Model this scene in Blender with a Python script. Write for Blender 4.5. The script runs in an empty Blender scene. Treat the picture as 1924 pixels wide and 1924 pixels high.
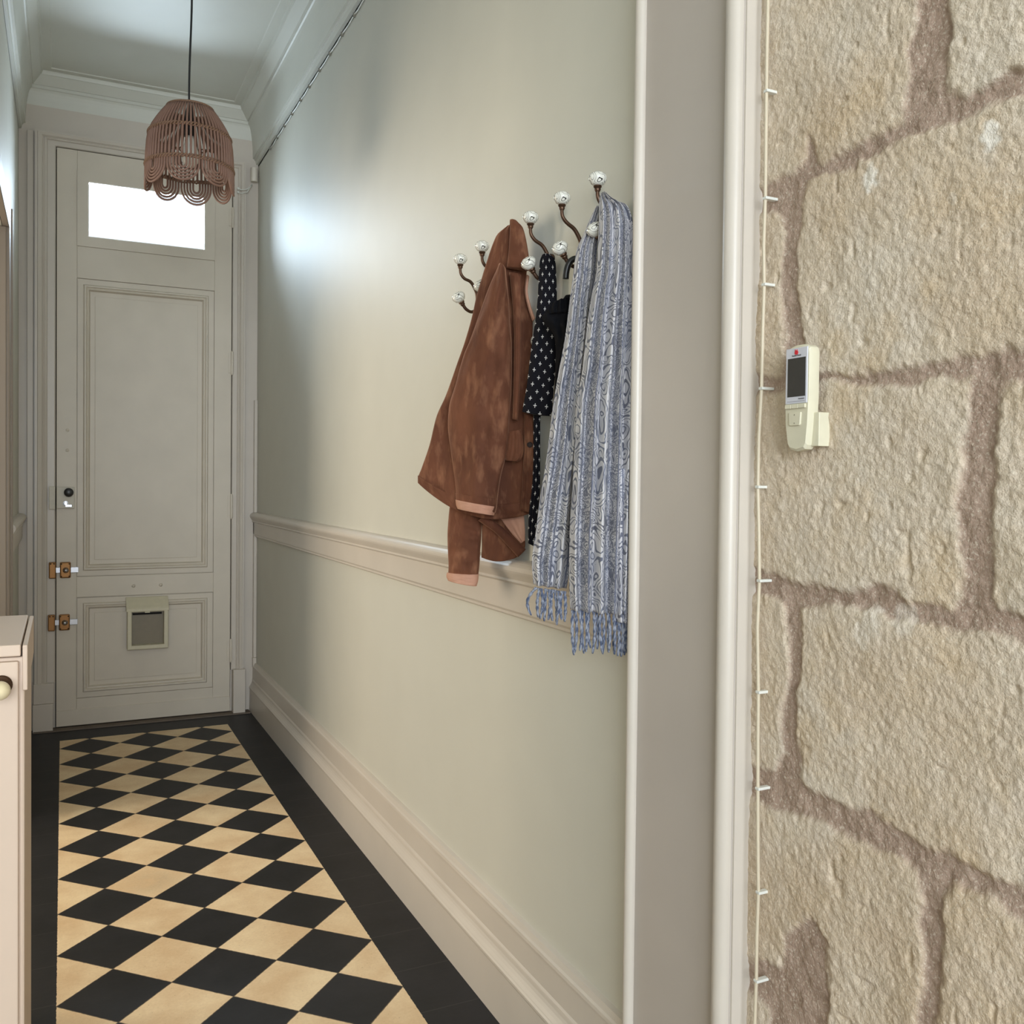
import bpy, bmesh, math, random
import numpy as np
from mathutils import Vector, Matrix
random.seed(7)
rng = np.random.default_rng(5)
SC = bpy.context.scene
COL = SC.collection
PI = math.pi

# ------------------------------------------------------------------ camera
EYE = Vector((0, 0, 1.3))
FPX, CY = 1744.25, 940.6
YAW, PITCH, ROLL = 0.4506, 0.0196, 0.0109
fw = Vector((math.sin(YAW)*math.cos(PITCH), math.cos(YAW)*math.cos(PITCH), -math.sin(PITCH)))
r0 = Vector((math.cos(YAW), -math.sin(YAW), 0)); u0 = r0.cross(fw)
RT = r0*math.cos(ROLL) + u0*math.sin(ROLL)
UP = -r0*math.sin(ROLL) + u0*math.cos(ROLL)
cam_d = bpy.data.cameras.new('camera'); cam = bpy.data.objects.new('camera', cam_d); COL.objects.link(cam)
cam_d.sensor_width = 36; cam_d.lens = FPX/1924*36; cam_d.shift_y = (CY-962)/1924
cam_d.clip_start = 0.02
cam.matrix_world = Matrix(((RT.x, UP.x, -fw.x, EYE.x), (RT.y, UP.y, -fw.y, EYE.y), (RT.z, UP.z, -fw.z, EYE.z), (0, 0, 0, 1)))
SC.camera = cam

# ------------------------------------------------------------------ world, lights, exposure
SC.view_settings.view_transform = 'Standard'; SC.view_settings.look = 'None'
SC.view_settings.gamma = 1; SC.view_settings.use_curve_mapping = False
SC.view_settings.exposure = 0.30
w = bpy.data.worlds.new('world'); SC.world = w; w.use_nodes = True
w.node_tree.nodes['Background'].inputs[0].default_value = (0.80, 0.90, 1.0, 1)
w.node_tree.nodes['Background'].inputs[1].default_value = 1.2

def area(name, loc, rot, sx, sy, energy, col):
    l = bpy.data.lights.new(name, 'AREA'); l.shape = 'RECTANGLE'; l.size = sx; l.size_y = sy
    l.energy = energy; l.color = col
    o = bpy.data.objects.new(name, l); COL.objects.link(o); o.location = loc; o.rotation_euler = rot
    return o
area('transom_daylight', (0.402, 5.50, 2.70), (-PI/2, 0, 0), 0.74, 0.42, 26, (0.72, 0.87, 1.0))
area('room_window_daylight', (-0.55, -3.05, 1.9), (PI/2, 0, 0), 2.3, 1.9, 205, (0.84, 0.92, 1.0))
area('side_room_daylight', (-2.3, 4.2, 1.6), (0, -PI/2, -.32), 1.5, 1.5, 62, (1.0, 0.85, 0.66))

# ------------------------------------------------------------------ helpers
def lin(c):
    return tuple((v/255/12.92) if v/255 <= .04045 else ((v/255+.055)/1.055)**2.4 for v in c)

class NT:
    def __init__(s, name):
        s.m = bpy.data.materials.new(name); s.m.use_nodes = True
        s.t = s.m.node_tree; s.b = s.t.nodes['Principled BSDF']
    def n(s, typ, **kw):
        nd = s.t.nodes.new(typ)
        for k, v in kw.items():
            if k.startswith('i_'):
                nd.inputs[int(k[2:]) if k[2:].isdigit() else k[2:].replace('_', ' ')].default_value = v
            else: setattr(nd, k, v)
        return nd
    def l(s, a, b): s.t.links.new(a, b)
    def ma(s, op, a, b=None, c=None, clamp=False):
        nd = s.t.nodes.new('ShaderNodeMath'); nd.operation = op; nd.use_clamp = clamp
        for i, x in enumerate((a, b, c)):
            if x is None: continue
            if isinstance(x, (int, float)): nd.inputs[i].default_value = x
            else: s.l(x, nd.inputs[i])
        return nd.outputs[0]
    def mix(s, f, a, b):
        nd = s.t.nodes.new('ShaderNodeMix'); nd.data_type = 'RGBA'
        for i, x in ((0, f), (6, a), (7, b)):
            if isinstance(x, (int, float)): nd.inputs[i].default_value = x
            elif isinstance(x, tuple): nd.inputs[i].default_value = (*x[:3], 1)
            else: s.l(x, nd.inputs[i])
        return nd.outputs[2]
    def ramp(s, f, a, b):
        nd = s.t.nodes.new('ShaderNodeMapRange'); nd.inputs[1].default_value = a; nd.inputs[2].default_value = b
        s.l(f, nd.inputs[0]); return nd.outputs[0]
    def obj(s): return s.n('ShaderNodeTexCoord').outputs['Object']
    def noise(s, vec, scale, detail=3, rough=.5, stretch=None):
        if stretch:
            mp = s.n('ShaderNodeMapping'); mp.inputs['Scale'].default_value = stretch
            s.l(vec, mp.inputs[0]); vec = mp.outputs[0]
        nd = s.n('ShaderNodeTexNoise'); nd.inputs['Scale'].default_value = scale
        nd.inputs['Detail'].default_value = detail; nd.inputs['Roughness'].default_value = rough
        s.l(vec, nd.inputs['Vector']); return nd.outputs['Fac']
    def bump(s, h, strength, dist=.002):
        nd = s.n('ShaderNodeBump'); nd.inputs['Strength'].default_value = strength; nd.inputs['Distance'].default_value = dist
        s.l(h, nd.inputs['Height']); s.l(nd.outputs[0], s.b.inputs['Normal']); return nd
    def color(s, c):
        if isinstance(c, tuple): s.b.inputs['Base Color'].default_value = (*c[:3], 1)
        else: s.l(c, s.b.inputs['Base Color'])

def paint(name, c, rough=.4, var=.06, bump=.08, scale=6, spec=.5):
    t = NT(name); v = t.obj(); n = t.noise(v, scale, 4)
    c0 = lin(c); t.color(t.mix(t.ramp(n, .3, .7), tuple(x*(1-var) for x in c0), tuple(min(1, x*(1+var)) for x in c0)))
    t.b.inputs['Roughness'].default_value = rough; t.b.inputs['Specular IOR Level'].default_value = spec
    if bump: t.bump(t.noise(v, 160, 3), bump, .001)
    return t.m
def plain(name, c, rough=.5, metal=0):
    t = NT(name); v = t.obj(); n = t.noise(v, 40, 2); c0 = lin(c)
    t.color(t.mix(n, tuple(x*.92 for x in c0), tuple(min(1, x*1.06) for x in c0)))
    t.b.inputs['Roughness'].default_value = rough; t.b.inputs['Metallic'].default_value = metal
    return t.m

M = {}
M['wall'] = paint('wall_paint', (200, 198, 186), .55, .015, .10, 6, .5)
M['ceil'] = paint('ceiling_paint', (208, 208, 198), .5, .015, .05)
M['trim'] = paint('trim_paint', (202, 193, 181), .36, .025, .06)
M['door'] = paint('door_paint', (208, 198, 182), .42, .035, .07)
M['white'] = paint('white_paint', (214, 206, 192), .45, .02, .05)
M['cabinet'] = paint('cabinet_paint', (204, 182, 162), .5, .02, .05)
M['black'] = plain('black_plastic', (18, 18, 20), .35)
M['gap'] = plain('gap_shade_and_screw_black', (14, 12, 10), .9)  # near-black: shade painted in the door gaps, also screws and hinge bar
M['plastic'] = plain('ivory_plastic', (214, 208, 184), .4)
M['flap'] = plain('cat_flap_plastic', (206, 198, 172), .5)
M['steel'] = plain('steel', (190, 192, 198), .28, 1)
M['brass'] = plain('aged_brass', (150, 108, 66), .42, .7)
M['bronze'] = plain('antique_bronze', (88, 66, 52), .42, .8)
M['cable'] = plain('cable_sheath', (205, 192, 168), .45)
M['cablew'] = plain('white_cable_sheath', (220, 220, 212), .45)
M['rattan'] = plain('rattan', (128, 98, 84), .6)
M['rattan_d'] = plain('rattan_binding', (124, 94, 72), .65)
M['bulb'] = plain('frosted_bulb', (225, 222, 212), .25)
M['plinth'] = M['trim']

def mk_glass():
    t = NT('window_glass'); t.t.nodes.remove(t.b)
    tr = t.n('ShaderNodeBsdfTransparent'); tr.inputs[0].default_value = (.97, .985, 1, 1)
    gl = t.n('ShaderNodeBsdfGlossy'); gl.inputs['Roughness'].default_value = .03
    fr = t.n('ShaderNodeFresnel'); fr.inputs[0].default_value = 1.45
    mx = t.n('ShaderNodeMixShader'); t.l(fr.outputs[0], mx.inputs[0]); t.l(tr.outputs[0], mx.inputs[1]); t.l(gl.outputs[0], mx.inputs[2])
    t.l(mx.outputs[0], t.t.nodes['Material Output'].inputs[0]); return t.m
M['glass'] = mk_glass()

# tiled floor ---------------------------------------------------------
XTL, XTR, YT, Y0T = -0.013, 0.789, 5.0685, 4.9177
S = (XTR-XTL)/3
def mk_floor():
    t = NT('checkered_cement_tiles'); v = t.obj()
    sp = t.n('ShaderNodeSeparateXYZ'); t.l(v, sp.inputs[0]); X, Y = sp.outputs[0], sp.outputs[1]
    wob = t.noise(v, 90, 2); dw = t.ma('MULTIPLY', t.ma('SUBTRACT', wob, .5), .004)
    Xw = t.ma('ADD', X, dw)
    u = t.ma('DIVIDE', t.ma('SUBTRACT', Xw, XTL), S); q = t.ma('DIVIDE', t.ma('SUBTRACT', Y, Y0T), S)
    a = t.ma('ADD', u, q); b = t.ma('SUBTRACT', u, q)
    par = t.ma('PINGPONG', t.ma('ADD', t.ma('FLOOR', a), t.ma('FLOOR', b)), 1)    # 0 black, 1 cream
    def near(x):
        return t.ma('ABSOLUTE', t.ma('SUBTRACT', t.ma('FRACT', t.ma('ADD', x, .5)), .5))
    joint = t.ma('LESS_THAN', t.ma('MINIMUM', near(a), near(b)), .009)
    inside = t.ma('MULTIPLY', t.ma('MULTIPLY', t.ma('GREATER_THAN', Xw, XTL), t.ma('LESS_THAN', Xw, XTR)), t.ma('LESS_THAN', t.ma('ADD', Y, dw), YT))
    st = t.ramp(t.noise(v, 5.5, 5, .6), .36, .7); fine = t.ramp(t.noise(v, 120, 4, .7), .35, .75)
    cream = t.mix(st, lin((222, 192, 152)), lin((244, 222, 184)))
    cream = t.mix(t.ma('MULTIPLY', fine, .16), cream, lin((160, 122, 88)))
    spots = t.ma('GREATER_THAN', t.noise(v, 210, 1), .74); cream = t.mix(t.ma('MULTIPLY', spots, .5), cream, lin((120, 90, 62)))
    # one brown stain, as on the tile in the middle of the hall
    mp = t.n('ShaderNodeMapping'); mp.inputs['Location'].default_value = (-.262, -3.17, 0); mp.inputs['Scale'].default_value = (1, 1, 1)
    t.l(v, mp.inputs[0]); ln = t.n('ShaderNodeVectorMath', operation='LENGTH'); t.l(mp.outputs[0], ln.inputs[0])
    stain = t.ma('MULTIPLY', t.ma('SUBTRACT', 1, t.ramp(ln.outputs['Value'], .0, .11), None, True), st)
    cream = t.mix(t.ma('MULTIPLY', stain, .75), cream, lin((104, 82, 66)))
    blk = t.mix(t.ramp(t.noise(v, 8, 4), .3, .75), lin((20, 20, 22)), lin((34, 33, 36)))
    tile = t.mix(par, blk, cream); tile = t.mix(t.ma('MULTIPLY', joint, t.ma('MULTIPLY_ADD', par, .2, .6)), tile, lin((70, 58, 46)))
    bj = t.ma('LESS_THAN', t.ma('ABSOLUTE', t.ma('SUBTRACT', t.ma('FRACT', t.ma('DIVIDE', t.ma('SUBTRACT', Y, .37), .205)), .5)), .007)
    side = t.ma('LESS_THAN', Y, YT)
    bord = t.mix(t.ma('MULTIPLY', t.ma('MULTIPLY', bj, side), .28), blk, lin((90, 86, 82)))
    t.color(t.mix(inside, bord, tile))
    t.l(t.ma('MULTIPLY_ADD', t.ma('MULTIPLY', par, inside), .12, .52), t.b.inputs['Roughness'])
    t.b.inputs['Specular IOR Level'].default_value = .35
    t.bump(t.noise(v, 60, 4), .12, .002)
    return t.m
M['floor'] = mk_floor()

def mk_stone():
    t = NT('limestone_blocks'); v = t.obj()
    at = t.n('ShaderNodeAttribute', attribute_name='stone'); sp = t.n('ShaderNodeSeparateColor'); t.l(at.outputs['Color'], sp.inputs[0])
    big = t.ramp(t.noise(v, 4.5, 4, .55), .32, .68); mid = t.ramp(t.noise(v, 28, 4, .6), .3, .7); fine = t.noise(v, 330, 3, .65)
    stone = t.mix(big, lin((200, 180, 156)), lin((216, 204, 188)))
    stone = t.mix(t.ma('MULTIPLY', mid, .35), stone, lin((198, 176, 142)))
    och = t.ramp(t.noise(v, 7, 3), .56, .74); stone = t.mix(t.ma('MULTIPLY', och, .35), stone, lin((196, 164, 116)))
    mort = t.mix(mid, lin((154, 132, 116)), lin((176, 154, 138)))
    c = t.mix(sp.outputs[0], mort, stone)
    c = t.mix(sp.outputs[1], c, lin((234, 226, 214)))
    grit = t.ramp(fine, .3, .55); c = t.mix(t.ma('MULTIPLY', t.ma('SUBTRACT', 1, grit), .22), c, lin((124, 102, 82)))
    g2 = t.ramp(t.noise(v, 260, 3, .6), .54, .68); c = t.mix(t.ma('MULTIPLY', g2, .4), c, lin((232, 222, 204)))
    t.color(c); t.b.inputs['Roughness'].default_value = .9; t.b.inputs['Specular IOR Level'].default_value = .2
    h = t.ma('ADD', t.ma('MULTIPLY', t.noise(v, 230, 2, .6), .8), t.ma('ADD', t.ma('MULTIPLY', fine, .3), t.ma('MULTIPLY', t.noise(v, 90, 4, .6), .5)))
    t.bump(h, .5, .0042)
    return t.m
M['stone'] = mk_stone()

def mk_velvet(name, c, c2):
    t = NT(name); v = t.obj()
    n = t.ramp(t.noise(v, 9, 4, .6, (1, 1, .55)), .36, .66); n2 = t.ramp(t.noise(v, 34, 3, .6, (1, 1, .4)), .52, .72)
    col = t.mix(n, lin(c), lin(c2)); col = t.mix(t.ma('MULTIPLY', n2, .28), col, lin((182, 132, 100)))
    t.color(col); t.b.inputs['Roughness'].default_value = .85; t.b.inputs['Specular IOR Level'].default_value = .15
    t.b.inputs['Sheen Weight'].default_value = .55; t.b.inputs['Sheen Roughness'].default_value = .35
    t.b.inputs['Sheen Tint'].default_value = (*lin((214, 160, 128)), 1)
    h = t.ma('ADD', t.noise(v, 30, 3, .55, (1, 1, .35)), t.ma('MULTIPLY', t.noise(v, 420, 2), .15))
    t.bump(h, .35, .006); return t.m
M['velvet'] = mk_velvet('brown_velvet', (84, 51, 37), (114, 72, 52))
M['lining'] = mk_velvet('rosy_lining', (178, 132, 110), (196, 152, 130))

def mk_scarf(name='grey_blue_paisley_weave', tas=False):
    t = NT(name); uv = t.n('ShaderNodeTexCoord').outputs['UV']
    if tas:
        n = t.ramp(t.noise(t.obj(), 260, 2, .5, (1, 1, .4)), .4, .6)
        t.color(t.mix(n, lin((76, 86, 110)), lin((150, 154, 166)))); t.b.inputs['Roughness'].default_value = .95; return t.m
    sp = t.n('ShaderNodeSeparateXYZ'); t.l(uv, sp.inputs[0]); U, V = sp.outputs[0], sp.outputs[1]
    # warped coordinates give the curling vine lines; uv is in metres on the cloth
    nz = t.n('ShaderNodeTexNoise'); nz.inputs['Scale'].default_value = 26; nz.inputs['Detail'].default_value = 1.5; t.l(uv, nz.inputs['Vector'])
    wv = t.n('ShaderNodeVectorMath', operation='MULTIPLY_ADD'); t.l(nz.outputs['Color'], wv.inputs[0])
    wv.inputs[1].default_value = (.022, .04, 0); t.l(uv, wv.inputs[2])
    def contour(scale, freq, wid):
        f = t.n('ShaderNodeTexNoise'); f.inputs['Scale'].default_value = scale; f.inputs['Detail'].default_value = .5; t.l(wv.outputs[0], f.inputs['Vector'])
        ff = t.ma('FRACT', t.ma('MULTIPLY', f.outputs['Fac'], freq))
        return t.ma('LESS_THAN', ff, wid)
    vines = contour(34, 9, .30)
    vor = t.n('ShaderNodeTexVoronoi'); vor.inputs['Scale'].default_value = 105; vor.inputs['Randomness'].default_value = .75
    mp = t.n('ShaderNodeMapping'); mp.inputs['Scale'].default_value = (1.5, .8, 1); t.l(wv.outputs[0], mp.inputs[0]); t.l(mp.outputs[0], vor.inputs['Vector'])
    rings = t.ma('GREATER_THAN', t.ma('SINE', t.ma('MULTIPLY', vor.outputs['Distance'], 26)), .25)
    # paisley tear drops: big stretched cells, striped round their rim
    vp = t.n('ShaderNodeTexVoronoi'); vp.inputs['Scale'].default_value = 15; vp.inputs['Randomness'].default_value = .5
    mp2 = t.n('ShaderNodeMapping'); mp2.inputs['Scale'].default_value = (1.5, .62, 1); mp2.inputs['Rotation'].default_value = (0, 0, .2)
    t.l(wv.outputs[0], mp2.inputs[0]); t.l(mp2.outputs[0], vp.inputs['Vector'])
    tear = t.ma('GREATER_THAN', t.ma('SINE', t.ma('MULTIPLY', vp.outputs['Distance'], 62)), .3)
    inn = t.ma('LESS_THAN', vp.outputs['Distance'], .36)
    band = t.ma('PINGPONG', t.ma('MULTIPLY', U, 22), 1); bsel = t.ma('GREATER_THAN', band, .62)
    ln = t.ma('LESS_THAN', t.ma('ABSOLUTE', t.ma('SUBTRACT', band, .62)), .05)
    pat = t.ma('MAXIMUM', t.ma('MULTIPLY', tear, inn), t.ma('MULTIPLY', vines, t.ma('SUBTRACT', 1, inn)))
    pat = t.mix(bsel, pat, t.ma('MAXIMUM', rings, t.ma('MULTIPLY', vines, .8)))
    pat = t.ma('MAXIMUM', pat, ln)
    fillz = t.ramp(t.noise(wv.outputs[0], 16, 2), .52, .6)
    base = t.mix(t.noise(uv, 9, 2), lin((194, 193, 200)), lin((212, 208, 206)))
    base = t.mix(t.ma('MULTIPLY', fillz, .38), base, lin((128, 132, 150)))
    nb = t.noise(uv, 14, 2)
    blue = t.mix(t.ramp(nb, .35, .65), lin((80, 88, 112)), lin((60, 62, 82)))
    weave = t.noise(uv, 900, 1)
    col = t.mix(t.ma('MULTIPLY', pat, .84), base, blue)
    t.color(col); t.b.inputs['Roughness'].default_value = .95; t.b.inputs['Specular IOR Level'].default_value = .1
    t.b.inputs['Sheen Weight'].default_value = .15
    t.bump(t.ma('ADD', weave, t.ma('MULTIPLY', pat, -.6)), .4, .0012); return t.m
M['scarf'] = mk_scarf(); M['tassel'] = mk_scarf('blue_twisted_yarn', True)

def mk_cross():
    t = NT('black_cloth_white_crosses'); uv = t.n('ShaderNodeTexCoord').outputs['UV']
    sp = t.n('ShaderNodeSeparateXYZ'); t.l(uv, sp.inputs[0])
    p = .026
    u = t.ma('DIVIDE', sp.outputs[0], p); q = t.ma('DIVIDE', sp.outputs[1], p*1.15)
    def cell(a, b):
        x = t.ma('ABSOLUTE', t.ma('SUBTRACT', t.ma('FRACT', a), .5)); y = t.ma('ABSOLUTE', t.ma('SUBTRACT', t.ma('FRACT', b), .5))
        return t.ma('MAXIMUM', t.ma('MULTIPLY', t.ma('LESS_THAN', x, .030), t.ma('LESS_THAN', y, .15)), t.ma('MULTIPLY', t.ma('LESS_THAN', x, .14), t.ma('LESS_THAN', y, .030)))
    m = t.ma('MAXIMUM', cell(u, q), cell(t.ma('ADD', u, .5), t.ma('ADD', q, .5)))
    t.color(t.mix(m, lin((20, 20, 27)), lin((206, 204, 204)))); t.b.inputs['Roughness'].default_value = .9
    t.b.inputs['Specular IOR Level'].default_value = .15
    return t.m
M['cross'] = mk_cross()
t = NT('black_jersey'); t.color(lin((14, 14, 18))); t.b.inputs['Roughness'].default_value = .95; t.b.inputs['Specular IOR Level'].default_value = .15
t.bump(t.noise(t.obj(), 40, 3), .3, .004); M['jersey'] = t.m

def mk_porcelain():
    t = NT('painted_porcelain'); v = t.obj()
    f = t.n('ShaderNodeTexNoise'); f.inputs['Scale'].default_value = 75; f.inputs['Detail'].default_value = 0; t.l(v, f.inputs['Vector'])
    ln = t.ma('LESS_THAN', t.ma('ABSOLUTE', t.ma('SUBTRACT', t.ma('FRACT', t.ma('MULTIPLY', f.outputs['Fac'], 4.5)), .5)), .075)
    sp = t.n('ShaderNodeSeparateXYZ'); t.l(v, sp.inputs[0])
    up = t.ramp(sp.outputs[2], -.002, .004)      # the flowers are painted on the crown of the knob
    t.color(t.mix(t.ma('MULTIPLY', ln, up), lin((226, 224, 214)), lin((52, 48, 46))))
    t.b.inputs['Roughness'].default_value = .14; t.b.inputs['Coat Weight'].default_value = .4; return t.m
M['porc'] = mk_porcelain()

# mesh helpers --------------------------------------------------------
class MB:
    def __init__(s): s.v = []; s.f = []; s.uv = {}
    def add(s, vs, fs):
        o = len(s.v); s.v += [tuple(x) for x in vs]; s.f += [tuple(i+o for i in f) for f in fs]; return s
    def box(s, x0, x1, y0, y1, z0, z1):
        return s.add([(x0,y0,z0),(x1,y0,z0),(x1,y1,z0),(x0,y1,z0),(x0,y0,z1),(x1,y0,z1),(x1,y1,z1),(x0,y1,z1)],
                     [(0,3,2,1),(4,5,6,7),(0,1,5,4),(1,2,6,5),(2,3,7,6),(3,0,4,7)])
    def sweep(s, rings, closed_ring=True, caps=True, loop=False):
        n = len(rings[0]); o = len(s.v)
        for r in rings: s.v += [tuple(p) for p in r]
        R = len(rings)
        for i in range(R if loop else R-1):
            a = o+i*n; b = o+((i+1) % R)*n
            for j in range(n if closed_ring else n-1):
                k = (j+1) % n; s.f.append((a+j, a+k, b+k, b+j))
        if caps and closed_ring and not loop:
            s.f.append(tuple(range(o+n-1, o-1, -1))); s.f.append(tuple(range(o+(R-1)*n, o+R*n)))
        return s
    def tube(s, pts, rad, n=8, loop=False):
        pts = [Vector(p) for p in pts]; R = len(pts)
        rr = rad if isinstance(rad, (list, tuple)) else [rad]*R
        rings = []; ref = None
        for i, p in enumerate(pts):
            if loop: d = pts[(i+1) % R]-pts[i-1]
            else: d = pts[min(i+1, R-1)]-pts[max(i-1, 0)]
            d.normalize()
            if ref is None: ref = Vector((0, 0, 1)) if abs(d.z) < .9 else Vector((1, 0, 0))
            a = ref-d*ref.dot(d)
            if a.length < 1e-5: a = d.orthogonal()
            a.normalize(); b = d.cross(a); ref = a
            rings.append([p+(a*math.cos(2*PI*k/n)+b*math.sin(2*PI*k/n))*rr[i] for k in range(n)])
        return s.sweep(rings, True, True, loop)
    def lathe(s, prof, c=(0,0,0), axis=(0,0,1), n=24):
        ax = Vector(axis).normalized(); a = ax.orthogonal().normalized(); b = ax.cross(a); c = Vector(c)
        rings = [[c+ax*z+(a*math.cos(2*PI*k/n)+b*math.sin(2*PI*k/n))*max(r, 1e-5) for k in range(n)] for r, z in prof]
        return s.sweep(rings)
    def prism(s, poly, y0, y1, axis='y'):
        def P(a, b, c): return {'y': (a, c, b), 'x': (c, a, b), 'z': (a, b, c)}[axis]
        return s.sweep([[P(a, b, y0) for a, b in poly], [P(a, b, y1) for a, b in poly]])
    def build(s, name, mat, parent=None, smooth=False, bevel=0, kind=None, label=None, cat=None, group=None, subd=0, angle=None):
        me = bpy.data.meshes.new(name); me.from_pydata(s.v, [], s.f)
        bm = bmesh.new(); bm.from_mesh(me); bmesh.ops.recalc_face_normals(bm, faces=bm.faces)
        bm.to_mesh(me); bm.free()
        me.materials.append(mat)
        o = bpy.data.objects.new(name, me); COL.objects.link(o)
        if smooth:
            me.polygons.foreach_set('use_smooth', [True]*len(me.polygons))
            if angle:
                me.set_sharp_from_angle(angle=math.radians(angle))
        if bevel:
            b = o.modifiers.new('bevel', 'BEVEL'); b.width = bevel; b.segments = 2; b.limit_method = 'ANGLE'; b.angle_limit = math.radians(40)
        if subd:
            b = o.modifiers.new('subd', 'SUBSURF'); b.levels = subd; b.render_levels = subd
        if parent: o.parent = parent
        tag(o, label, cat, group, kind); return o
def tag(o, label=None, cat=None, group=None, kind=None):
    for k, v in (('label', label), ('category', cat), ('group', group), ('kind', kind)):
        if v: o[k] = v
    return o
def empty(name, loc=(0,0,0), label=None, cat=None, group=None, kind=None):
    o = bpy.data.objects.new(name, None); COL.objects.link(o); o.location = loc; o.empty_display_size = .05
    return tag(o, label, cat, group, kind)
def ray(px, py): return fw + RT*((px-962)/FPX) - UP*((py-CY)/FPX)
def atX(px, py, X): d = ray(px, py); return EYE+d*(X/d.x)
def atY(px, py, Y): d = ray(px, py); return EYE+d*(Y/d.y)
def pane(P0, T, px, py):                 # point on the vertical sheet through P0 along T
    n = Vector((T.y, -T.x, 0)); d = ray(px, py); return EYE+d*((P0-EYE).dot(n)/d.dot(n))

XR, XL, YW, ZC = 0.98, -0.203, 5.385, 3.345

# ------------------------------------------------------------------ setting
MB().box(-3.2, 1.3, -3.2, 5.6, -.1, 0).build('floor', M['floor'], kind='structure')
MB().box(-3.2, 1.3, -3.2, 5.6, ZC, ZC+.1).build('ceiling', M['ceil'], kind='structure')
MB().box(XR, 1.3, 1.17, 5.6, 0, ZC).build('wall_right', M['wall'], kind='structure')
lw = MB(); DY0, DY1, DZ = 2.55, 3.95, 2.23
lw.box(XL-.12, XL, 1.95, DY0, 0, ZC); lw.box(XL-.12, XL, DY1, 5.6, 0, ZC); lw.box(XL-.12, XL, DY0, DY1, DZ, ZC)
lw.build('wall_left', M['wall'], kind='structure')
DXL, DXR, DZT, DYF = -.0345, .8416, 2.9885, 5.313
MB().box(XL-.12, DXL, YW-.055, 5.6, 0, ZC).box(DXR, XR, YW-.055, 5.6, 0, ZC).box(DXL, DXR, YW-.055, 5.6, DZT, ZC)\
    .build('wall_far', M['trim'], kind='structure')
# the room behind the camera and the side room
MB().box(-2.2, XL-.12, 1.95, 2.07, 0, ZC).build('wall_return', M['wall'], kind='structure')
MB().box(-2.32, -2.2, -3.2, 2.07, 0, ZC).build('wall_room_left', M['wall'], kind='structure')
MB().box(-2.2, 1.3, -3.0, -2.9, 0, .9).box(-2.2, 1.3, -3.0, -2.9, 2.8, ZC).box(-2.2, -1.65, -3.0, -2.9, .9, 2.8).box(.55, 1.3, -3.0, -2.9, .9, 2.8)\
    .build('wall_back', M['wall'], kind='structure')
wf = MB()
for x in (-1.65, -.58, .5): wf.box(x, x+.05, -2.97, -2.92, .9, 2.8)
for z in (.9, 1.85, 2.75): wf.box(-1.65, .55, -2.96, -2.93, z, z+.05)
wf.build('window_1', M['white'], kind='structure')
MB().box(-2.6, XL-.12, 5.0, 5.1, 0, ZC).box(-2.6, -2.5, 2.07, 5.1, 0, .6).box(-2.6, -2.5, 2.07, 5.1, 2.4, ZC).box(-2.6, -2.5, 2.07, 2.3, .6, 2.4).box(-2.6, -2.5, 4.1, 5.1, .6, 2.4)\
    .build('wall_side_room', M['wall'], kind='structure')

# cornice swept round three walls
prof = [(0, 3.045), (0, 3.055), (.012, 3.058), (.015, 3.078), (.021, 3.08), (.021, 3.086), (.03, 3.088)]
for k in range(1, 9):
    a = PI/2*k/8; prof.append((.03+.03*(1-math.cos(a)), 3.088+.177*math.sin(a)))
prof += [(.06, 3.28), (.066, 3.28), (.10, 3.322), (.104, 3.322), (.108, 3.335)]
prof += [(.110, 3.338), (.110, 3.3405), (.146, 3.3405), (.150, ZC), (0, ZC)]
rings = [[(XR-o, 1.2, z) for o, z in prof], [(XR-o, YW-.02-o, z) for o, z in prof], [(XL+o, YW-.02-o, z) for o, z in prof], [(XL+o, 1.95, z) for o, z in prof]]
MB().sweep(rings).build('trim_cornice', M['ceil'], kind='structure')

# baseboards, chair rails
def torus(x0, z0, r, a0, a1, n=6, sx=1):
    return [(x0-sx*r*math.cos(a0+(a1-a0)*k/n), z0+r*math.sin(a0+(a1-a0)*k/n)) for k in range(n+1)]
bp = [(XR, 0), (.946, 0), (.948, .122), (.945, .127), (.945, .133), (.948, .137)] + [(.949+.012*math.sin(PI/2*k/4), .139+.028*k/4) for k in range(5)] + \
     [(.962, .170), (.960, .172), (.963, .178), (.964, .242), (.960, .245), (.961, .252), (.965, .256), (.969, .268), (XR, .270)]
MB().prism(bp, 1.42, YW-.055).build('baseboard_right', M['trim'], kind='structure')
bpl = [(XL+(XR-x), z) for x, z in bp]
MB().prism(bpl, 4.15, YW-.055).build('baseboard_left', M['trim'], kind='structure')
rp = [(XR, .982), (.970, .980), (.9655, .984), (.9655, .990), (.962, .996), (.962, 1.060), (.957, 1.062), (.954, 1.066), (.957, 1.071), (.955, 1.073)] + \
     [(.955-.016*math.sin(PI*k/8)*(.4+.6*k/8) , 1.073+.040*k/8) for k in range(1, 9)] + [(.962, 1.116), (XR, 1.118)]
MB().prism(rp, 1.42, YW-.06).build('trim_chair_rail_right', M['trim'], kind='structure')
MB().prism([(XL+(XR-x), z) for x, z in rp], 4.15, YW-.06).build('trim_chair_rail_left', M['trim'], kind='structure')

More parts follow.
